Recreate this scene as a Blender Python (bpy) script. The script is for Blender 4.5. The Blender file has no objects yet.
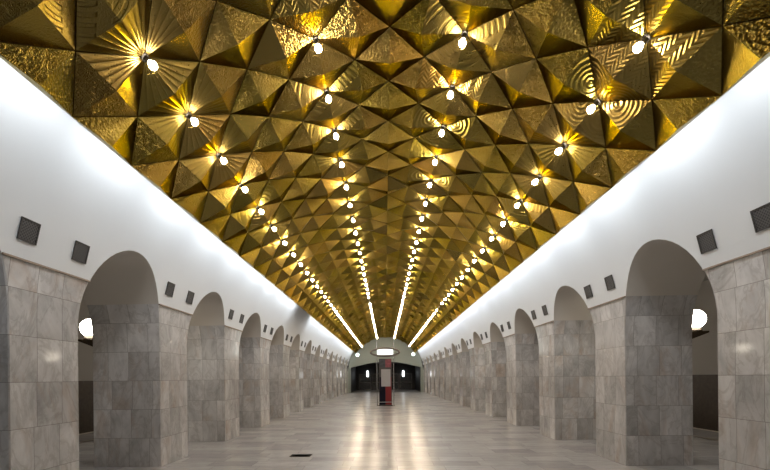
import bpy, bmesh, math, random
from mathutils import Vector, Matrix
PI = math.pi
random.seed(7)
S = bpy.context.scene
COL = S.collection

# ------------------------------------------------------------------ camera, world, exposure
F = 415.0                       # focal length in pixels of the 770 px wide frame
EYE = 1.60
YAW = 0.035
ROLL = 0.010
cam_d = bpy.data.cameras.new('camera')
cam = bpy.data.objects.new('camera', cam_d); COL.objects.link(cam)
cam_d.sensor_fit = 'HORIZONTAL'; cam_d.sensor_width = 36.0
cam_d.lens = 36.0 * F / 770.0
cam_d.shift_x = (F * math.tan(YAW)) / 770.0
cam_d.shift_y = (378.0 - 235.0) / 770.0
cam_d.clip_start = 0.05; cam_d.clip_end = 300
cam.location = (-0.06, 0, EYE)
cam.rotation_euler = (Matrix.Rotation(YAW, 3, 'Z') @ Matrix.Rotation(PI / 2, 3, 'X') @ Matrix.Rotation(-ROLL, 3, 'Z')).to_euler()
S.camera = cam

w = bpy.data.worlds.new('world'); S.world = w; w.use_nodes = True
w.node_tree.nodes['Background'].inputs[0].default_value = (0.6, 0.62, 0.65, 1)
w.node_tree.nodes['Background'].inputs[1].default_value = 0.02

S.view_settings.view_transform = 'Standard'
S.view_settings.look = 'None'
S.view_settings.exposure = 0.22
S.view_settings.gamma = 1.0
S.view_settings.use_curve_mapping = False
S.cycles.max_bounces = 8
S.cycles.diffuse_bounces = 5
S.cycles.glossy_bounces = 4
S.cycles.sample_clamp_indirect = 6.0
S.cycles.caustics_reflective = False
S.cycles.caustics_refractive = False

BULB_STRENGTH = 150.0
COVE_POWER = 8.5               # watts per tube
GLOBE_STRENGTH = 30.0

# ------------------------------------------------------------------ dimensions (metres)
W = 4.2                         # half width of the nave
ZC = EYE + 0.68                 # centre height of both vault circles
RG = 3.77                       # radius of the gilded vault at its nodes
TH = math.radians(7.25)         # angular step of the node columns
P = 0.965                       # spacing of the bulbs along the hall
YB0 = 4.30                      # first row of bulbs in view
BAY = 3.085; PIL = 1.046; Y0 = 4.43   # pillar spacing, length, near edge of the first
NP = 14
XBS = {-1: 5.47, 1: 5.36}       # back of the pillars
ZM = 2.98                       # top of the marble
ZS = 2.30; RISE = 1.34; HALF = (BAY - PIL) / 2
YEND = 46.0
YBACK = -3.0
XEDGE = 9.3; XTRACK = 11.6; ZAISLE = 5.0

COVE_STEP = 1.5
for s in (-1, 1):
    n = int((YEND - YBACK) / COVE_STEP)
    for i in range(n):
        y = YBACK + (i + 0.5) * COVE_STEP
        if s == -1 and 17.2 < y < 18.8:
            continue            # a dead tube leaves a dim streak on the left wall
        ld = bpy.data.lights.new('cove_tube', 'AREA'); ld.shape = 'RECTANGLE'
        ld.size = 1.25; ld.size_y = 0.07; ld.energy = COVE_POWER
        ld.color = (0.93, 0.97, 1.0)
        lo = bpy.data.objects.new('cove_tube', ld); COL.objects.link(lo)
        t = math.radians(55.5); r = 3.86
        lo.location = (s * r * math.sin(t), y, ZC + r * math.cos(t))
        a = math.radians(42)    # aim outwards and down along the wall
        d = Vector((s * math.cos(a), 0, -math.sin(a)))
        zax = -d; xax = Vector((0, 1, 0)); yax = zax.cross(xax)
        lo.rotation_euler = Matrix((xax, yax, zax)).transposed().to_euler()

# ------------------------------------------------------------------ node helpers
class NT:
    def __init__(s, name):
        s.m = bpy.data.materials.new(name); s.m.use_nodes = True
        s.t = s.m.node_tree; s.b = s.t.nodes['Principled BSDF']
    def n(s, typ, **kw):
        nd = s.t.nodes.new(typ)
        for k, v in kw.items(): setattr(nd, k, v)
        return nd
    def l(s, a, b): s.t.links.new(a, b)
    def val(s, sock, v):
        if hasattr(v, 'is_linked') or isinstance(v, bpy.types.NodeSocket): s.l(v, sock)
        else: sock.default_value = v
    def math(s, op, a, b=0.0, c=0.0, clamp=False):
        nd = s.n('ShaderNodeMath', operation=op, use_clamp=clamp)
        for i, v in enumerate((a, b, c)): s.val(nd.inputs[i], v)
        return nd.outputs[0]
    def noise(s, vec, scale, detail=4, rough=0.5, dist=0.0, dim='3D', w=None):
        nd = s.n('ShaderNodeTexNoise', noise_dimensions=dim)
        if vec is not None: s.l(vec, nd.inputs['Vector'])
        nd.inputs['Scale'].default_value = scale; nd.inputs['Detail'].default_value = detail
        nd.inputs['Roughness'].default_value = rough; nd.inputs['Distortion'].default_value = dist
        if w is not None: s.val(nd.inputs['W'], w)
        return nd.outputs[0]
    def ramp(s, f, *stops):
        nd = s.n('ShaderNodeValToRGB'); s.l(f, nd.inputs[0])
        e = nd.color_ramp.elements
        while len(e) < len(stops): e.new(0.5)
        for el, (p, c) in zip(e, stops):
            el.position = p; el.color = (c if len(c) == 4 else (*c, 1)) if not isinstance(c, (int, float)) else (c, c, c, 1)
        return nd.outputs[0]
    def mix(s, f, a, b, mode='MIX'):
        nd = s.n('ShaderNodeMix', data_type='RGBA', blend_type=mode)
        s.val(nd.inputs[0], f)
        for i, v in ((6, a), (7, b)):
            if isinstance(v, bpy.types.NodeSocket): s.l(v, nd.inputs[i])
            else: nd.inputs[i].default_value = (*v, 1) if len(v) == 3 else v
        return nd.outputs[2]
    def bump(s, h, strength=0.5, dist=0.01):
        nd = s.n('ShaderNodeBump'); nd.inputs['Strength'].default_value = strength
        nd.inputs['Distance'].default_value = dist; s.l(h, nd.inputs['Height'])
        s.l(nd.outputs[0], s.b.inputs['Normal'])
    def xyz(s, vec):
        nd = s.n('ShaderNodeSeparateXYZ'); s.l(vec, nd.inputs[0]); return nd.outputs
    def comb(s, x, y, z=0.0):
        nd = s.n('ShaderNodeCombineXYZ')
        for i, v in enumerate((x, y, z)): s.val(nd.inputs[i], v)
        return nd.outputs[0]

def simple(name, col, rough=0.5, metal=0.0, emit=None, strength=0.0, var=0.06):
    t = NT(name)
    tc = t.n('ShaderNodeTexCoord').outputs['Object']
    nz = t.noise(tc, 9.0, 3)
    c = t.mix(nz, tuple(x * (1 - var) for x in col), tuple(min(1, x * (1 + var)) for x in col))
    t.l(c, t.b.inputs['Base Color'])
    t.b.inputs['Roughness'].default_value = rough; t.b.inputs['Metallic'].default_value = metal
    if emit:
        t.b.inputs['Emission Color'].default_value = (*emit, 1)
        t.b.inputs['Emission Strength'].default_value = strength
    return t.m

def gold(name, kind):
    t = NT(name)
    uv = t.n('ShaderNodeUVMap', uv_map='UVMap').outputs[0]
    tint = t.n('ShaderNodeAttribute', attribute_name='tint').outputs['Fac']
    geo = t.n('ShaderNodeNewGeometry').outputs['Position']
    x, y, _ = t.xyz(uv)
    r = t.math('SQRT', t.math('ADD', t.math('MULTIPLY', x, x), t.math('MULTIPLY', y, y)))
    ang = t.math('ARCTAN2', y, x)
    fine = t.noise(geo, 55.0, 3, 0.6)
    strength = 0.55
    if kind == 'plain':
        h = t.math('MULTIPLY', t.noise(geo, 7.0, 2), 0.5)
        h = t.math('ADD', h, t.math('MULTIPLY', fine, 0.25))
    elif kind == 'hammered':
        v = t.n('ShaderNodeTexVoronoi'); t.l(geo, v.inputs['Vector']); v.inputs['Scale'].default_value = 34.0
        h = t.math('ADD', t.math('MULTIPLY', v.outputs['Distance'], 0.8), t.math('MULTIPLY', fine, 0.4))
        strength = 0.5
    elif kind == 'rays':
        s = t.math('SINE', t.math('MULTIPLY', ang, 20.0))
        s = t.math('POWER', t.math('ABSOLUTE', s), 0.35)
        band = t.math('SINE', t.math('MULTIPLY', r, 42.0))
        band = t.math('GREATER_THAN', band, 0.93)
        h = t.math('SUBTRACT', s, t.math('MULTIPLY', band, 0.7))
        h = t.math('ADD', h, t.math('MULTIPLY', fine, 0.25)); strength = 0.5
    elif kind == 'rings':
        wob = t.math('MULTIPLY', t.noise(geo, 3.0, 1), 0.18)
        dx = t.math('SUBTRACT', t.math('ABSOLUTE', x), 0.2); dy = t.math('SUBTRACT', t.math('ABSOLUTE', y), 0.16)
        rr = t.math('SQRT', t.math('ADD', t.math('MULTIPLY', dx, dx), t.math('MULTIPLY', dy, dy)))
        h = t.math('SINE', t.math('MULTIPLY', t.math('ADD', rr, wob), 105.0))
        h = t.math('ADD', h, t.math('MULTIPLY', fine, 0.5)); strength = 0.34
    elif kind == 'arcs':
        h = t.math('SINE', t.math('MULTIPLY', r, 74.0))
        h = t.math('ADD', t.math('MULTIPLY', h, 1.6), 0.2, clamp=True)
        m = t.math('SINE', t.math('MULTIPLY', t.math('ADD', x, y), 16.0))
        h = t.math('MULTIPLY', h, t.math('ADD', t.math('MULTIPLY', m, 3.0), 1.0, clamp=True))
        h = t.math('ADD', h, t.math('MULTIPLY', fine, 0.35)); strength = 0.6
    elif kind == 'zigzag':
        z = t.math('PINGPONG', t.math('ADD', x, 5.0), 0.075)
        s = t.math('ADD', y, t.math('MULTIPLY', z, 1.3))
        h = t.math('SINE', t.math('MULTIPLY', s, 92.0))
        h = t.math('ADD', h, t.math('MULTIPLY', fine, 0.6)); strength = 0.32
    elif kind == 'waves':
        wv = t.n('ShaderNodeTexWave'); t.l(uv, wv.inputs['Vector'])
        wv.inputs['Scale'].default_value = 9.0; wv.inputs['Distortion'].default_value = 9.0
        wv.inputs['Detail'].default_value = 1.5; wv.inputs['Detail Scale'].default_value = 2.2
        h = t.math('ADD', wv.outputs['Fac'], t.math('MULTIPLY', fine, 0.4)); strength = 0.45
    else:  # scroll : tangled raised lines
        nz = t.noise(uv, 13.0, 1.5, 0.5, 1.6)
        h = t.math('PINGPONG', t.math('MULTIPLY', nz, 5.0), 0.5)
        h = t.math('ADD', h, t.math('MULTIPLY', fine, 0.3)); strength = 0.7
    t.bump(h, strength, {'scroll': 0.045, 'hammered': 0.03, 'waves': 0.02, 'arcs': 0.03, 'rays': 0.018}.get(kind, 0.012))
    base = t.ramp(tint, (0.0, (0.205, 0.165, 0.032)), (0.4, (0.26, 0.20, 0.054)), (0.75, (0.32, 0.23, 0.075)), (1.0, (0.39, 0.24, 0.05)))
    patina = t.noise(geo, 2.2, 4, 0.6)
    c = t.mix(t.math('MULTIPLY', patina, 0.35), base, (0.11, 0.09, 0.03))
    t.l(c, t.b.inputs['Base Color'])
    t.b.inputs['Metallic'].default_value = 1.0
    t.b.inputs['Specular Tint'].default_value = (0.40, 0.335, 0.18, 1)
    t.l(t.math('ADD', 0.14 if kind == 'plain' else 0.22, t.math('MULTIPLY', fine, 0.16)), t.b.inputs['Roughness'])
    return t.m

def marble(name, rough=0.045):
    t = NT(name)
    uv = t.n('ShaderNodeUVMap', uv_map='UVMap').outputs[0]
    rnd = t.n('ShaderNodeObjectInfo').outputs['Random']
    geo = t.n('ShaderNodeNewGeometry').outputs['Position']
    u, v, _ = t.xyz(uv)
    TW, THh = 0.385, 0.53
    row = t.math('FLOOR', t.math('DIVIDE', v, THh))
    # joints wander a little from row to row
    wn = t.n('ShaderNodeTexWhiteNoise', noise_dimensions='2D'); t.l(t.comb(row, t.math('MULTIPLY', rnd, 91.0)), wn.inputs['Vector'])
    uu = t.math('ADD', u, t.math('MULTIPLY', t.math('SUBTRACT', wn.outputs['Value'], 0.5), 0.09))
    colm = t.math('FLOOR', t.math('DIVIDE', uu, TW))
    fu = t.math('FRACT', t.math('DIVIDE', uu, TW)); fv = t.math('FRACT', t.math('DIVIDE', v, THh))
    eu = t.math('MULTIPLY', t.math('MINIMUM', fu, t.math('SUBTRACT', 1.0, fu)), TW)
    ev = t.math('MULTIPLY', t.math('MINIMUM', fv, t.math('SUBTRACT', 1.0, fv)), THh)
    e = t.math('MINIMUM', eu, ev)
    joint = t.math('LESS_THAN', e, 0.0035)
    wt = t.n('ShaderNodeTexWhiteNoise', noise_dimensions='3D')
    t.l(t.comb(row, colm, t.math('MULTIPLY', rnd, 57.0)), wt.inputs['Vector'])
    tone = wt.outputs['Value']
    off = t.n('ShaderNodeVectorMath', operation='ADD'); t.l(geo, off.inputs[0]); t.l(wt.outputs['Color'], off.inputs[1])
    sc = t.n('ShaderNodeVectorMath', operation='MULTIPLY'); t.l(off.outputs[0], sc.inputs[0]); sc.inputs[1].default_value = (1, 1, 0.55)
    cloud = t.noise(sc.outputs[0], 3.4, 6, 0.62, 0.6)
    vein = t.noise(sc.outputs[0], 2.1, 7, 0.6, 1.8)
    vein = t.math('ABSOLUTE', t.math('SUBTRACT', vein, 0.5))
    vein = t.ramp(vein, (0.0, 1.0), (0.045, 0.0))
    base = t.ramp(cloud, (0.25, (0.42, 0.42, 0.42)), (0.5, (0.61, 0.60, 0.595)), (0.75, (0.77, 0.76, 0.75)))
    base = t.mix(t.math('MULTIPLY', vein, 0.30), base, (0.24, 0.21, 0.185))
    br = t.math('ADD', 0.80, t.math('MULTIPLY', tone, 0.34))
    base = t.mix(1.0, base, t.comb(br, br, br), 'MULTIPLY')
    rust = t.noise(sc.outputs[0], 1.15, 5, 0.65, 0.8)
    rust = t.ramp(rust, (0.54, 0.0), (0.72, 1.0))
    base = t.mix(t.math('MULTIPLY', rust, 0.6), base, (0.40, 0.26, 0.16))
    base = t.mix(t.math('MULTIPLY', joint, 0.6), base, (0.13, 0.115, 0.10))
    t.l(base, t.b.inputs['Base Color'])
    t.l(t.math('ADD', rough, t.math('MULTIPLY', cloud, 0.10)), t.b.inputs['Roughness'])
    hh = t.math('MINIMUM', t.math('DIVIDE', e, 0.006), 1.0)
    t.bump(t.math('ADD', hh, t.math('MULTIPLY', tone, 0.3)), 0.25, 0.004)
    return t.m

def floor_mat(name):
    t = NT(name)
    geo = t.n('ShaderNodeNewGeometry').outputs['Position']
    x, y, _ = t.xyz(geo)
    RW, CW = 0.42, 0.84
    row = t.math('FLOOR', t.math('DIVIDE', y, RW))
    wn = t.n('ShaderNodeTexWhiteNoise', noise_dimensions='1D'); t.l(row, wn.inputs['W'])
    xx = t.math('ADD', x, t.math('MULTIPLY', wn.outputs['Value'], CW))
    col = t.math('FLOOR', t.math('DIVIDE', xx, CW))
    fx = t.math('FRACT', t.math('DIVIDE', xx, CW)); fy = t.math('FRACT', t.math('DIVIDE', y, RW))
    ex = t.math('MULTIPLY', t.math('MINIMUM', fx, t.math('SUBTRACT', 1.0, fx)), CW)
    ey = t.math('MULTIPLY', t.math('MINIMUM', fy, t.math('SUBTRACT', 1.0, fy)), RW)
    e = t.math('MINIMUM', ex, ey)
    joint = t.math('LESS_THAN', e, 0.004)
    wt = t.n('ShaderNodeTexWhiteNoise', noise_dimensions='2D'); t.l(t.comb(row, col), wt.inputs['Vector'])
    tone = wt.outputs['Value']
    sc = t.n('ShaderNodeVectorMath', operation='ADD'); t.l(geo, sc.inputs[0]); t.l(wt.outputs['Color'], sc.inputs[1])
    st = t.n('ShaderNodeVectorMath', operation='MULTIPLY'); t.l(sc.outputs[0], st.inputs[0]); st.inputs[1].default_value = (0.7, 2.4, 1)
    cloud = t.noise(st.outputs[0], 4.5, 8, 0.72, 0.4)
    base = t.ramp(cloud, (0.2, (0.44, 0.44, 0.46)), (0.5, (0.57, 0.57, 0.59)), (0.8, (0.72, 0.72, 0.74)))
    br = t.math('ADD', 0.82, t.math('MULTIPLY', tone, 0.3))
    base = t.mix(1.0, base, t.comb(br, br, br), 'MULTIPLY')
    base = t.mix(t.math('MULTIPLY', joint, 0.45), base, (0.10, 0.09, 0.085))
    t.l(base, t.b.inputs['Base Color'])
    worn = t.noise(geo, 0.9, 3)
    t.l(t.math('ADD', 0.17, t.math('MULTIPLY', worn, 0.14)), t.b.inputs['Roughness'])
    t.bump(t.math('ADD', t.math('MULTIPLY', tone, 0.5), t.math('MULTIPLY', t.noise(geo, 1.7, 2), 0.5)), 0.12, 0.004)
    return t.m

def plaster(name, col, rough=0.75):
    t = NT(name)
    geo = t.n('ShaderNodeNewGeometry').outputs['Position']
    a = t.noise(geo, 0.9, 5, 0.6)
    c = t.mix(a, tuple(k * 0.93 for k in col), col)
    t.l(c, t.b.inputs['Base Color']); t.b.inputs['Roughness'].default_value = rough
    t.bump(t.noise(geo, 1.5, 4), 0.15, 0.02)
    return t.m

def grille_mat(name):
    t = NT(name)
    uv = t.n('ShaderNodeUVMap', uv_map='UVMap').outputs[0]
    u, v, _ = t.xyz(uv)
    a = t.math('FRACT', t.math('MULTIPLY', t.math('ADD', u, v), 26.0))
    b = t.math('FRACT', t.math('MULTIPLY', t.math('SUBTRACT', u, v), 26.0))
    wire = t.math('MAXIMUM', t.math('LESS_THAN', a, 0.3), t.math('LESS_THAN', b, 0.3))
    c = t.mix(wire, (0.012, 0.012, 0.014), (0.075, 0.073, 0.075))
    t.l(c, t.b.inputs['Base Color']); t.b.inputs['Roughness'].default_value = 0.6
    t.bump(wire, 0.6, 0.006)
    return t.m

M = {}
GK = ['plain', 'hammered', 'rays', 'rings', 'arcs', 'zigzag', 'waves', 'scroll']
for k in GK: M['gold_' + k] = gold('gold_' + k, k)
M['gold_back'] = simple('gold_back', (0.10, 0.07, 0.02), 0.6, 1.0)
M['marble'] = marble('marble')
M['marble_honed'] = marble('marble_honed', 0.36)
M['floor'] = floor_mat('floor_stone')
M['white'] = plaster('white_plaster', (0.73, 0.75, 0.765))
M['endwall'] = plaster('end_plaster', (0.40, 0.45, 0.41))
M['cream'] = plaster('cream_plaster', (0.60, 0.57, 0.53))
M['soffit'] = plaster('soffit_plaster', (0.66, 0.62, 0.56))
M['dado'] = simple('dado_stone', (0.13, 0.105, 0.085), 0.3, 0, var=0.35)
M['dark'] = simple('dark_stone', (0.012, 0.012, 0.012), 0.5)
M['strip'] = simple('brown_strip', (0.24, 0.18, 0.13), 0.6)
M['grille'] = grille_mat('grille_mesh')
M['grille_frame'] = simple('grille_frame', (0.045, 0.043, 0.042), 0.5, 0.3)
M['bulb'] = simple('bulb_glass', (1, 0.9, 0.75), 0.3, 0, (1.0, 0.82, 0.62), BULB_STRENGTH)
M['bulb_off'] = simple('bulb_glass_off', (0.5, 0.46, 0.38), 0.15)
M['socket'] = simple('socket_black', (0.02, 0.018, 0.016), 0.5)
M['globe'] = simple('globe_glass', (0.95, 0.92, 0.86), 0.3, 0, (1.0, 0.90, 0.74), GLOBE_STRENGTH)
M['bracket'] = simple('bracket_brown', (0.05, 0.035, 0.02), 0.45, 0.4)
M['chrome'] = simple('chrome', (0.55, 0.55, 0.56), 0.25, 1.0)
M['darkmetal'] = simple('dark_metal', (0.09, 0.085, 0.085), 0.4, 0.7)
M['ring'] = simple('ring_metal', (0.20, 0.18, 0.17), 0.35, 0.6)
M['navy'] = simple('navy_panel', (0.010, 0.010, 0.022), 0.35)
for _m in ('navy',): M[_m].node_tree.nodes['Principled BSDF'].inputs['Specular IOR Level'].default_value = 0.1
M['red'] = simple('red_panel', (0.22, 0.010, 0.014), 0.35)
M['rose'] = simple('rose_panel', (0.25, 0.06, 0.08), 0.4, var=0.7)
M['slate'] = simple('slate_panel', (0.05, 0.055, 0.07), 0.4, var=0.8)
M['poster'] = simple('poster_paper', (0.42, 0.41, 0.42), 0.5)
M['signlit'] = simple('sign_lit', (0.9, 0.95, 0.92), 0.4, 0, (0.93, 1.0, 0.95), 1.1)
M['flood'] = simple('flood_lit', (0.9, 1, 0.95), 0.4, 0, (0.80, 1.0, 0.92), 2.0)
M['sconce'] = simple('sconce_lit', (0.9, 0.95, 1), 0.4, 0, (0.92, 0.97, 1.0), 4.0)
M['glass'] = simple('dark_glass', (0.012, 0.014, 0.014), 0.15)

# ------------------------------------------------------------------ mesh helpers
class MB:
    def __init__(s): s.v = []; s.f = []; s.m = []; s.uv = []; s.t = []; s.mats = []
    def mi(s, mat):
        if mat not in s.mats: s.mats.append(mat)
        return s.mats.index(mat)
    def face(s, pts, mat, uvs=None, tint=0.5):
        i = len(s.v); s.v += [tuple(p) for p in pts]; s.f.append(tuple(range(i, i + len(pts))))
        s.m.append(s.mi(mat)); s.uv.append(uvs or [(0, 0)] * len(pts)); s.t.append(tint)
    def box(s, c, d, mat):
        x, y, z = c; a, b, e = d[0] / 2, d[1] / 2, d[2] / 2
        q = [Vector((x + i * a, y + j * b, z + k * e)) for k in (-1, 1) for j in (-1, 1) for i in (-1, 1)]
        for f in ((0, 2, 3, 1), (4, 5, 7, 6), (0, 1, 5, 4), (2, 6, 7, 3), (0, 4, 6, 2), (1, 3, 7, 5)):
            s.face([q[i] for i in f], mat)
    def lathe(s, prof, mat, n=16, T=Matrix()):
        for (r0, z0), (r1, z1) in zip(prof, prof[1:]):
            for i in range(n):
                a, b = 2 * PI * i / n, 2 * PI * (i + 1) / n
                pts = [Vector((r0 * math.cos(a), r0 * math.sin(a), z0)), Vector((r0 * math.cos(b), r0 * math.sin(b), z0)),
                       Vector((r1 * math.cos(b), r1 * math.sin(b), z1)), Vector((r1 * math.cos(a), r1 * math.sin(a), z1))]
                if r0 < 1e-6: pts = pts[1:]
                elif r1 < 1e-6: pts = pts[:3]
                s.face([T @ p for p in pts], mat)
    def build(s, name, parent=None, loc=None, smooth=False, weld=True, bevel=0.0):
        me = bpy.data.meshes.new(name); me.from_pydata(s.v, [], s.f)
        for m in s.mats: me.materials.append(M[m])
        me.polygons.foreach_set('material_index', s.m)
        ul = me.uv_layers.new(name='UVMap')
        flat = [c for f in s.uv for p in f for c in p]; ul.data.foreach_set('uv', flat)
        at = me.attributes.new('tint', 'FLOAT', 'FACE'); at.data.foreach_set('value', s.t)
        if weld:
            bm = bmesh.new(); bm.from_mesh(me); bmesh.ops.remove_doubles(bm, verts=bm.verts, dist=1e-5)
            bmesh.ops.recalc_face_normals(bm, faces=bm.faces)
            bm.to_mesh(me); bm.free()
        if smooth:
            me.polygons.foreach_set('use_smooth', [True] * len(me.polygons))
            me.set_sharp_from_angle(angle=math.radians(40))
        me.update()
        o = bpy.data.objects.new(name, me); COL.objects.link(o)
        if parent: o.parent = parent
        if loc: o.location = loc
        if bevel:
            b = o.modifiers.new('bevel', 'BEVEL'); b.width = bevel; b.segments = 2; b.limit_method = 'ANGLE'
        return o

def tag(o, label, cat, group=None):
    o['label'] = label; o['category'] = cat
    if group: o['group'] = group
    return o
def empty(name, loc, label, cat, group=None, rz=0):
    o = bpy.data.objects.new(name, None); COL.objects.link(o); o.location = loc; o.rotation_euler = (0, 0, rz)
    o.empty_display_size = 0.1
    return tag(o, label, cat, group)
def struct(o): o['kind'] = 'structure'; return o

ONES = ['', 'first', 'second', 'third', 'fourth', 'fifth', 'sixth', 'seventh', 'eighth', 'ninth', 'tenth', 'eleventh', 'twelfth',
        'thirteenth', 'fourteenth', 'fifteenth', 'sixteenth', 'seventeenth', 'eighteenth', 'nineteenth']
TENS = {2: ('twentieth', 'twenty'), 3: ('thirtieth', 'thirty'), 4: ('fortieth', 'forty'), 5: ('fiftieth', 'fifty')}
def ordinal(n):
    if n < 20: return ONES[n]
    a, b = TENS[n // 10]
    return a if n % 10 == 0 else b + '-' + ONES[n % 10]

def wall_x(z): return W if z <= ZC else math.sqrt(max(0.0, W * W - (z - ZC) ** 2))
def arch_z(dy): return ZS + RISE * math.sqrt(max(0.0, 1 - (dy / HALF) ** 2))
def arch_dy(z): return HALF if z <= ZS else HALF * math.sqrt(max(0.0, 1 - ((z - ZS) / RISE) ** 2))

# ------------------------------------------------------------------ structure: floor, aisles
b = MB()
b.face([(-XEDGE, YBACK, 0), (XEDGE, YBACK, 0), (XEDGE, YEND + 14, 0), (-XEDGE, YEND + 14, 0)], 'floor')
for s in (-1, 1):
    b.face([(s * XEDGE, YBACK, 0), (s * XEDGE, YEND, 0), (s * XEDGE, YEND, -1.1), (s * XEDGE, YBACK, -1.1)], 'dado')
    b.face([(s * XEDGE, YBACK, -1.1), (s * XEDGE, YEND, -1.1), (s * XTRACK, YEND, -1.1), (s * XTRACK, YBACK, -1.1)], 'dark')
struct(b.build('floor'))
for s, nm in ((-1, 'left'), (1, 'right')):
    b = MB(); b.box((s * 8.0, (YBACK + YEND) / 2, 0.0), (0.16, YEND - YBACK - 0.1, 0.006), 'dado'); b.box((s * (XEDGE - 0.1), (YBACK + YEND) / 2, 0.0), (0.18, YEND - YBACK - 0.1, 0.008), 'soffit')
    struct(b.build('trim_platform_' + nm))
    b = MB()
    b.face([(s * XTRACK, YBACK, -1.1), (s * XTRACK, YEND, -1.1), (s * XTRACK, YEND, EYE), (s * XTRACK, YBACK, EYE)], 'dado')
    b.face([(s * XTRACK, YBACK, EYE), (s * XTRACK, YEND, EYE), (s * XTRACK, YEND, ZAISLE), (s * XTRACK, YBACK, ZAISLE)], 'cream')
    struct(b.build('wall_track_' + nm))
    b = MB()
    b.face([(s * XBS[s], YBACK, ZAISLE), (s * XTRACK, YBACK, ZAISLE), (s * XTRACK, YEND, ZAISLE), (s * XBS[s], YEND, ZAISLE)], 'cream')
    struct(b.build('ceiling_aisle_' + nm))
    b = MB()
    for y in (YBACK, YEND):
        b.face([(s * W, y, -1.1), (s * XTRACK, y, -1.1), (s * XTRACK, y, ZAISLE), (s * W, y, ZAISLE)], 'cream')
    struct(b.build('wall_aisle_' + nm))

# ------------------------------------------------------------------ structure: white vaulted side walls with arches
def vault_column(b, s, y0, z0, y1, z1):
    n = 22
    for i in range(n):
        def pt(y, zb, k):
            a0 = math.asin(min(1, max(-1, (zb - ZC) / W))); a = a0 + (PI / 2 - a0) * (k / n) ** 1.3
            return (s * W * math.cos(a), y, ZC + W * math.sin(a))
        b.face([pt(y0, z0, i), pt(y1, z1, i), pt(y1, z1, i + 1), pt(y0, z0, i + 1)], 'white')
def back_column(b, s, y0, z0, y1, z1):
    b.face([(s * XBS[s], y0, z0), (s * XBS[s], y1, z1), (s * XBS[s], y1, ZAISLE), (s * XBS[s], y0, ZAISLE)], 'cream')

for s, nm in ((-1, 'left'), (1, 'right')):
    b = MB()
    # solid pier at the near end, outside the frame
    ypier = Y0 - 2 * HALF
    b.face([(s * W, YBACK, 0), (s * W, ypier, 0), (s * W, ypier, ZM), (s * W, YBACK, ZM)], 'white')
    b.face([(s * W, ypier, 0), (s * XBS[s], ypier, 0), (s * XBS[s], ypier, ZM), (s * W, ypier, ZM)], 'white')
    ys = [YBACK, ypier]
    segs = [(YBACK, ZM, ypier, ZM)]
    for k in range(NP):
        yc = Y0 - HALF + k * BAY
        N = 26
        pts = []
        for i in range(N + 1):
            dy = -HALF * math.cos(PI * i / N); pts.append((yc + dy, max(ZM, arch_z(dy))))
        dm = arch_dy(ZM)
        pts += [(yc - dm, ZM), (yc + dm, ZM)]; pts.sort()
        for (ya, za), (yb, zb) in zip(pts, pts[1:]):
            if yb - ya < 1e-6: continue
            segs.append((ya, za, yb, zb))
            if za > ZM or zb > ZM:
                b.face([(s * wall_x(za), ya, za), (s * wall_x(zb), yb, zb), (s * XBS[s], yb, zb), (s * XBS[s], ya, za)], 'soffit')
        segs.append((yc + HALF, ZM, yc + HALF + PIL, ZM))
    segs.append((segs[-1][2], ZM, YEND, ZM))
    for q in segs: vault_column(b, s, *q); back_column(b, s, *q)
    struct(b.build('wall_' + nm, smooth=True))

# ------------------------------------------------------------------ structure: gilded faceted ceiling
YS = {8: -0.20, 7: -0.06}
def node(k, y, r=0.0):
    t = k * TH; R = RG - r
    return Vector((R * math.sin(t) + 0.045 * (1 - (k / 8) ** 4), y + YS.get(abs(k), 0.0), ZC + R * math.cos(t)))
def tile_h(i, j):                 # deterministic pseudo random
    return random.Random(i * 7919 + j * 104729 + 13)
APEX = 0.16; INSET = 0.985; SKIRT = 0.05
GROOVE_R = -0.045
YG0, YG1 = -1.5, YEND - 1.0
def is_bulb(k): return k in (-6, -2, 2, 6)
FIRST = {(-6, -1): 'arcs', (-6, 0): 'rays', (-6, 1): 'rays', (-6, 2): 'rays', (-6, 3): 'waves', (-2, 0): 'zigzag', (-2, 1): 'waves', (-2, 2): 'arcs',
         (-2, 3): 'arcs', (-2, 4): 'rays', (-2, 5): 'hammered', (2, 0): 'waves', (2, 1): 'arcs', (2, 2): 'zigzag', (2, 3): 'rings', (2, 4): 'waves',
         (6, -1): 'waves', (6, 0): 'zigzag', (6, 1): 'rings', (6, 2): 'rays', (6, 3): 'rays', (6, 4): 'arcs'}
DESIGN = ['rays', 'zigzag', 'rings', 'waves', 'arcs', 'rays', 'hammered', 'waves', 'rings', 'zigzag']
b = MB()
jmin = int(math.floor((YG0 - YB0) / P)); jmax = int(math.ceil((YG1 - YB0) / P))
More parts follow.
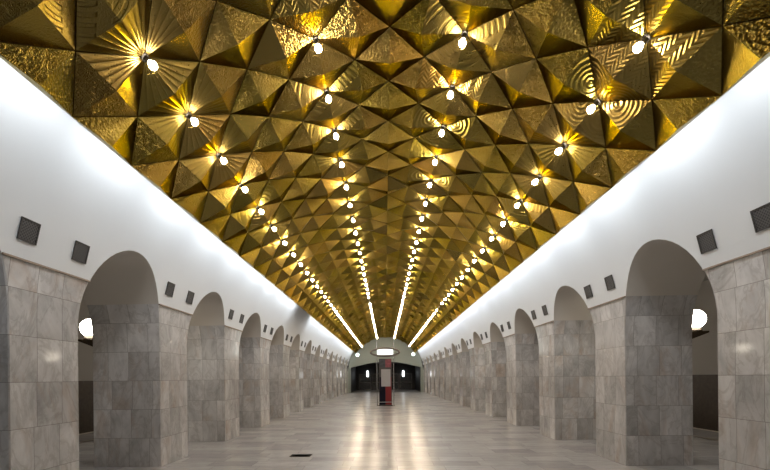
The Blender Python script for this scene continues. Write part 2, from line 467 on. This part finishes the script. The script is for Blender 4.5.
for k in range(-8, 9):
    for jj in range(2 * jmin, 2 * jmax + 1):
        # nodes: k even -> integer rows, k odd -> half rows; tile centres take the other parity
        if (jj + k) % 2 == 0: continue
        yc = YB0 + jj * P / 2
        if yc - P / 2 < YG0 or yc + P / 2 > YG1: continue
        rd = tile_h(k, jj)
        tint0 = rd.random()
        corners = [(k - 1, yc), (k, yc - P / 2), (k + 1, yc), (k, yc + P / 2)]
        half = abs(k) == 8
        pts = []
        ctr = node(k, yc)
        for (ck, cy) in corners:
            pts.append(node(ck, cy))
        ctr_flat = sum(pts, Vector()) / 4
        ap = node(k, yc, APEX + 0.03)
        lean = {1: 0.07, 3: 0.03}.get(abs(k), 0.0) * (-1 if k > 0 else 1)
        ap += Vector((math.cos(k * TH), 0, -math.sin(k * TH))) * lean + Vector((0, -0.11, 0))
        ipts = [ctr_flat + (p - ctr_flat) * INSET for p in pts]
        for e in range(4):
            i0, i1 = e, (e + 1) % 4
            c0, c1 = corners[i0], corners[i1]
            if half and (abs(c0[0]) > 8 or abs(c1[0]) > 8): continue
            bulb = None
            for c in (c0, c1):
                if is_bulb(c[0]): bulb = c
            if bulb is not None:
                jb = round((bulb[1] - YB0) / P)
                dr = random.Random(bulb[0] * 31 + jb * 1009 + 5)
                des = FIRST.get((bulb[0], jb)) or dr.choice(DESIGN)
                if e in (2, 3) and rd.random() < 0.22: des = 'plain'
                org = bulb
            else:
                org = c0 if c0[0] == k else c1
                near = (e in (0, 1))
                q = rd.random()
                if near: des = 'scroll' if q < 0.55 else ('hammered' if q < 0.9 else 'plain')
                else: des = 'plain' if q < 0.6 else ('scroll' if q < 0.8 else 'hammered')
            def uv(kk, yy): return ((kk - org[0]) * TH * RG, yy - org[1])
            tint = min(1, max(0, tint0 * 0.6 + rd.random() * 0.4))
            b.face([ipts[i0], ipts[i1], ap], 'gold_' + des, [uv(*c0), uv(*c1), uv(k, yc)], tint)
            # folded edge of the panel going up into the groove
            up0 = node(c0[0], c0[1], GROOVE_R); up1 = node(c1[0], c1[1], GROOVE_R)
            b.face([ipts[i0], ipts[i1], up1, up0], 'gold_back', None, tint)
        if half:
            sgn = 1 if k > 0 else -1
            n0, n1 = node(k, yc - P / 2), node(k, yc + P / 2)
            o0, o1 = node(k, yc - P / 2, -0.06), node(k, yc + P / 2, -0.06)
            b.face([ipts[1], ap, ipts[3], o1, o0], 'gold_plain', None, tint0)
# backing shell behind the grooves
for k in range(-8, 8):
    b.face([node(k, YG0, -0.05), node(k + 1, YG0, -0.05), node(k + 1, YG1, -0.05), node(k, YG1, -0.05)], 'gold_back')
struct(b.build('ceiling', weld=False))

# ------------------------------------------------------------------ structure: end walls
def vault_outline(n=40, r=W):
    return [(r * math.cos(PI * i / n), ZC + r * math.sin(PI * i / n)) for i in range(n + 1)]
b = MB()
OW, OZ0, OZ1 = 3.9, 2.75, 3.40          # opening: half width, height at sides, in the middle
N = 32
def open_z(x): return OZ0 + (OZ1 - OZ0) * math.cos(x / OW * PI / 2)
def top_z(x): return ZC + math.sqrt(max(0, W * W - x * x))
for i in range(N):
    xa = -OW + 2 * OW * i / N; xb = -OW + 2 * OW * (i + 1) / N
    b.face([(xa, YEND, open_z(xa)), (xb, YEND, open_z(xb)), (xb, YEND, top_z(xb)), (xa, YEND, top_z(xa))], 'endwall')
    b.face([(xa, YEND, open_z(xa)), (xb, YEND, open_z(xb)), (xb, YEND + 0.8, open_z(xb)), (xa, YEND + 0.8, open_z(xa))], 'endwall')
for s in (-1, 1):
    b.face([(s * OW, YEND, 0), (s * W, YEND, 0), (s * W, YEND, ZC), (s * OW, YEND, top_z(OW))], 'endwall')
    b.face([(s * OW, YEND, 0), (s * OW, YEND + 0.8, 0), (s * OW, YEND + 0.8, OZ0), (s * OW, YEND, OZ0)], 'endwall')
struct(b.build('wall_end'))
b = MB()
ye = YEND + 0.8; yf = YEND + 9
for s in (-1, 1):
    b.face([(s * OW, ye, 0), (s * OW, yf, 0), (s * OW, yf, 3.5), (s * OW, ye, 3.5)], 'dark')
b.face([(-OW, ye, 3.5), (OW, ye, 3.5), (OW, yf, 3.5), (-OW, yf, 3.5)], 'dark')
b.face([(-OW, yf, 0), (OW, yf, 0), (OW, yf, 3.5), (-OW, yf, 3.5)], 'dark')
struct(b.build('wall_passage'))
for i in range(4):
    b = MB(); xc = -2.7 + 1.8 * i
    for dx in (-0.8, 0.8): b.box((xc + dx, yf - 0.05, 1.1), (0.08, 0.09, 2.2), 'darkmetal')
    for z in (0.06, 1.0, 2.16): b.box((xc, yf - 0.05, z), (1.6, 0.08, 0.09), 'darkmetal')
    b.box((xc, yf - 0.03, 1.1), (1.56, 0.02, 2.1), 'glass')
    struct(b.build('door_%d' % (i + 1)))
b = MB()
o = vault_outline()
b.face([(x, YBACK, z) for x, z in o] + [(-W, YBACK, 0), (W, YBACK, 0)], 'white')
struct(b.build('wall_back'))

# ------------------------------------------------------------------ marble pillars
SIDE = {-1: 'left', 1: 'right'}
def build_pillar(s):
    b = MB()
    zs = [0, 0.53, 1.06, 1.59, 2.12, ZC] + [ZC + (ZM - ZC) * i / 14 for i in range(1, 15)]
    yc = PIL / 2
    def sec(z):
        d = HALF - arch_dy(z)
        y0, y1 = -PIL / 2 - d, PIL / 2 + d
        x0 = wall_x(z)
        c = 0.012                                   # softened front corners
        return [(x0, y0 + c), (x0, y1 - c), (x0 + c, y1), (XBS[s], y1), (XBS[s], y0), (x0 + c, y0)]
    for za, zb in zip(zs, zs[1:]):
        A, B = sec(za), sec(zb)
        for i in range(6):
            j = (i + 1) % 6
            pa, pb, pc, pd = (s * A[i][0], A[i][1], za), (s * A[j][0], A[j][1], za), (s * B[j][0], B[j][1], zb), (s * B[i][0], B[i][1], zb)
            if i in (0, 3): off = 0.56; U = [off + q[1] for q in (pa, pb, pc, pd)]
            elif i in (1, 5): U = [7.1] * 4
            else: off = (3.0 + 0.05) if i == 2 else 9.05; U = [off + abs(q[0]) - W for q in (pa, pb, pc, pd)]
            b.face([pa, pb, pc, pd], 'marble_honed' if i in (2, 4) else 'marble', [(u, z) for u, z in zip(U, (za, za, zb, zb))])
    T = sec(ZM); b.face([(s * x, y, ZM) for x, y in T], 'marble')
    T = sec(0); b.face([(s * x, y, 0) for x, y in T], 'marble')
    return b
def build_strip(s):
    d = HALF - arch_dy(ZM); x = wall_x(ZM); L = PIL / 2 + d
    b = MB()
    b.box((s * (x + 0.0), 0, ZM - 0.006), (0.035, 2 * L - 0.02, 0.022), 'strip')
    return b
protoP = {}
for s in (-1, 1):
    for k in range(NP):
        y = Y0 + k * BAY + PIL / 2
        lab = '%s marble-clad pillar from the front in the %s arcade' % (ordinal(k + 1), SIDE[s])
        if k == 0:
            o = build_pillar(s).build('marble_pillar', None, (0, y, 0), smooth=True)
            c = build_strip(s).build('top_strip', o); c['label'] = 'thin brown strip along the top of the marble'
            protoP[s] = (o, c)
        else:
            o = protoP[s][0].copy(); COL.objects.link(o); o.location = (0, y, 0)
            c = protoP[s][1].copy(); COL.objects.link(c); c.parent = o
        tag(o, lab, 'pillar', 'marble pillars of the %s arcade' % SIDE[s])

# ------------------------------------------------------------------ ventilation grilles above the pillars
def grille_parts(root):
    b = MB(); g = 0.125
    for (cx, cy, dx, dy) in ((0, g - 0.008, 2 * g, 0.016), (0, -g + 0.008, 2 * g, 0.016), (g - 0.008, 0, 0.016, 2 * g - 0.032), (-g + 0.008, 0, 0.016, 2 * g - 0.032)):
        b.box((cx, cy, 0.008), (dx, dy, 0.012), 'grille_frame')
    f = b.build('frame', root)
    b = MB(); q = g - 0.016
    b.face([(-q, -q, 0.008), (q, -q, 0.008), (q, q, 0.008), (-q, q, 0.008)], 'grille', [(-q, -q), (q, -q), (q, q), (-q, q)])
    m = b.build('wire_mesh', root)
    return f, m
protoG = None
for s in (-1, 1):
    for k in range(NP):
        for q, (dy, wd) in enumerate(((-0.40, 'nearer'), (0.40, 'farther'))):
            y = Y0 + k * BAY + PIL / 2 + dy + (0.10 if s > 0 else 0)
            z = EYE + 1.70; a = math.asin((z - ZC) / W)
            n = Vector((-s * math.cos(a), 0, -math.sin(a)))       # into the hall
            pos = Vector((s * W * math.cos(a), y, z)) + n * 0.004
            g = empty('ventilation_grille', pos, '%s of the two dark square vents above the %s pillar of the %s arcade' % (wd, ordinal(k + 1), SIDE[s]),
                      'vent', 'ventilation grilles on the %s wall' % SIDE[s])
            up = Vector((-s * math.sin(a), 0, math.cos(a))); xx = up.cross(n)
            g.rotation_euler = Matrix((xx, up, n)).transposed().to_euler()
            if protoG is None: protoG = grille_parts(g)
            else:
                for p in protoG:
                    c = p.copy(); COL.objects.link(c); c.parent = g

# ------------------------------------------------------------------ globe lamps on the aisle side of the pillars
def globe_parts(root):
    # local frame: +X points away from the pillar's back face, origin on that face
    b = MB(); prof = []
    R = 0.175
    for i in range(17):
        a = -PI / 2 + PI * i / 16
        prof.append((max(0, R * math.cos(a)), R * math.sin(a)))
    prof[0] = (0, -R); prof[-1] = (0, R)
    b.lathe(prof, 'globe', 24, Matrix.Translation((0.43, 0, 0)))
    g = b.build('globe', root, smooth=True)
    b = MB(); b.lathe([(0, -0.235), (0.11, -0.235), (0.12, -0.215), (0.085, -0.17), (0.07, -0.14), (0, -0.14)], 'bracket', 20, Matrix.Translation((0.43, 0, 0)))
    c = b.build('collar', root, smooth=True)
    b = MB()
    for y in (-0.16, 0.16):
        pass
    top = -0.235; w2 = 0.13
    P0 = [(0.0, top), (0.60, top), (0.60, top - 0.03), (0.0, top - 0.26)]
    for y in (-w2, w2): b.face([(x, y, z) for x, z in P0], 'bracket')
    for i in range(4):
        (xa, za), (xb, zb) = P0[i], P0[(i + 1) % 4]
        b.face([(xa, -w2, za), (xb, -w2, zb), (xb, w2, zb), (xa, w2, za)], 'bracket')
    k = b.build('bracket', root, bevel=0.004)
    return g, c, k
protoL = None
for s in (-1, 1):
    for k in range(1, NP, 3):
        y = Y0 + k * BAY + PIL / 2
        r = empty('globe_lamp', (s * XBS[s], y, EYE + 1.05), 'white glowing globe lamp bracketed behind the %s pillar of the %s arcade' % (ordinal(k + 1), SIDE[s]),
                  'lamp', 'globe lamps along the %s platform' % SIDE[s], 0 if s > 0 else PI)
        if protoL is None: protoL = globe_parts(r)
        else:
            for p in protoL:
                c = p.copy(); COL.objects.link(c); c.parent = r

# ------------------------------------------------------------------ bulbs of the ceiling
def bulb_mesh(name, mat):
    b = MB(); prof = [(0, -0.172), (0.018, -0.169), (0.032, -0.159), (0.041, -0.144), (0.043, -0.130), (0.040, -0.114), (0.031, -0.100), (0.024, -0.090), (0.022, -0.076)]
    b.lathe(prof, mat, 16)
    return b.build(name, smooth=True)
def socket_mesh(root):
    b = MB(); b.lathe([(0, 0.03), (0.045, 0.03), (0.045, -0.012), (0.030, -0.02), (0.028, -0.082), (0, -0.082)], 'socket', 14)
    return b.build('bulb_socket', root, smooth=True)
ROWS = {-6: 'outer left', -2: 'inner left', 2: 'inner right', 6: 'outer right'}
pb = ps = None
for k in (-6, -2, 2, 6):
    i = 0
    for j in range(0, 200):
        y = YB0 + j * P
        if y > YG1 - 0.3: break
        i += 1
        off = (k == -2 and j == round((22.9 - YB0) / P)) or (k == 6 and j == round((20.0 - YB0) / P))
        if off:
            o = bulb_mesh('light_bulb', 'bulb_off')
            lab = 'unlit bulb, %s from the front in the %s row of the gold ceiling' % (ordinal(i), ROWS[k])
        else:
            if pb is None: o = pb = bulb_mesh('light_bulb', 'bulb')
            else: o = pb.copy(); COL.objects.link(o)
            lab = 'glowing bulb, %s from the front in the %s row of the gold ceiling' % (ordinal(i), ROWS[k])
        o.location = node(k, y); o.rotation_euler = (0, k * TH, 0)
        tag(o, lab, 'light bulb', 'bulbs of the %s row' % ROWS[k])
        if y < 26:
            if ps is None: ps = socket_mesh(o)
            else:
                c = ps.copy(); COL.objects.link(c); c.parent = o

# ------------------------------------------------------------------ information stand in the middle of the hall
KY = 23.8
st = empty('information_stand', (-0.04, KY, 0), 'tall navy and red information stand between two thin posts under a lit sign', 'information stand')
for s in (-1, 1):
    b = MB(); b.lathe([(0, 0), (0.07, 0), (0.07, 0.02), (0.026, 0.03), (0.026, 3.78), (0, 3.78)], 'chrome', 12, Matrix.Translation((s * 0.475, 0, 0)))
    b.build('post', st, smooth=True)
b = MB(); b.box((0, -0.14, 0.22), (0.93, 0.03, 0.04), 'chrome'); b.build('foot_rail', st)
b = MB(); b.box((0, 0, 1.38), (0.72, 0.24, 2.62), 'darkmetal'); b.box((0, 0, 0.03), (0.80, 0.34, 0.06), 'darkmetal'); body = b.build('body', st, bevel=0.01)
b = MB(); b.box((-0.17, -0.13, 0.86), (0.33, 0.02, 1.58), 'navy'); p = b.build('front_panel', st); p['label'] = 'dark navy left half of the front'
b = MB(); b.box((0.17, -0.13, 0.86), (0.33, 0.02, 1.58), 'red'); p = b.build('front_panel', st); p['label'] = 'deep red right half of the front'
b = MB(); b.box((0.03, -0.145, 1.60), (0.53, 0.012, 0.98), 'poster'); p = b.build('poster', st); p['label'] = 'plain pale grey poster'
b = MB(); b.box((-0.17, -0.13, 2.43), (0.33, 0.02, 0.46), 'slate'); b.build('picture_panel', st)
b = MB(); b.box((0.17, -0.13, 2.43), (0.33, 0.02, 0.46), 'rose'); b.build('picture_panel', st)
b = MB()                                            # oval band round the posts
n = 40; m = 10
for i in range(n):
    for j in range(m):
        q = []
        for (ii, jj) in ((i, j), (i + 1, j), (i + 1, j + 1), (i, j + 1)):
            a = 2 * PI * ii / n; c = 2 * PI * jj / m
            q.append(((0.80 + 0.075 * math.cos(c)) * math.cos(a), -0.16 + 0.16 * math.sin(c), 3.06 + (0.21 + 0.075 * math.cos(c)) * math.sin(a)))
        b.face(q, 'ring')
b.build('sign_band', st, smooth=True)
b = MB(); b.box((0, -0.20, 3.07), (0.90, 0.16, 0.31), 'signlit'); b.build('lit_sign', st, bevel=0.01)

# ------------------------------------------------------------------ floor hatch, end lamps
h = empty('floor_hatch', (-1.82, 8.56, 0.0), 'small dark metal hatch plate set in the floor left of centre', 'hatch')
b = MB(); b.box((0, 0, 0.004), (0.38, 0.22, 0.012), 'darkmetal'); b.build('plate', h)
b = MB(); b.box((0, 0, 0.006), (0.42, 0.26, 0.008), 'grille_frame'); b.build('rim', h)
for s in (-1, 1):
    f = empty('wall_floodlight', (s * 3.08, YEND, EYE + 2.58), 'round white floodlight high on the %s side of the end wall' % SIDE[s], 'floodlight', 'floodlights on the end wall')
    T = Matrix.Rotation(PI / 2, 4, 'X')
    b = MB(); b.lathe([(0, 0.0), (0.16, 0.0), (0.24, 0.12), (0.24, 0.16), (0, 0.16)], 'darkmetal', 20, T); b.build('housing', f, smooth=True)
    b = MB(); b.lathe([(0, 0.20), (0.12, 0.195), (0.21, 0.165), (0.21, 0.161), (0, 0.161)], 'flood', 20, T); b.build('lens', f, smooth=True)
for s in (-1, 1):
    f = empty('wall_sconce', (s * 2.35, yf, EYE + 0.55), 'tall white lit sconce on the %s side inside the dark end passage' % SIDE[s], 'wall lamp', 'sconces in the end passage')
    b = MB(); b.box((0, -0.03, 0), (0.26, 0.06, 0.5), 'darkmetal'); b.build('back_plate', f)
    b = MB(); b.lathe([(0, -0.40), (0.12, -0.40), (0.15, -0.2), (0.13, 0.25), (0.08, 0.40), (0, 0.40)], 'sconce', 16, Matrix.Translation((0, -0.25, 0))); b.build('shade', f, smooth=True)
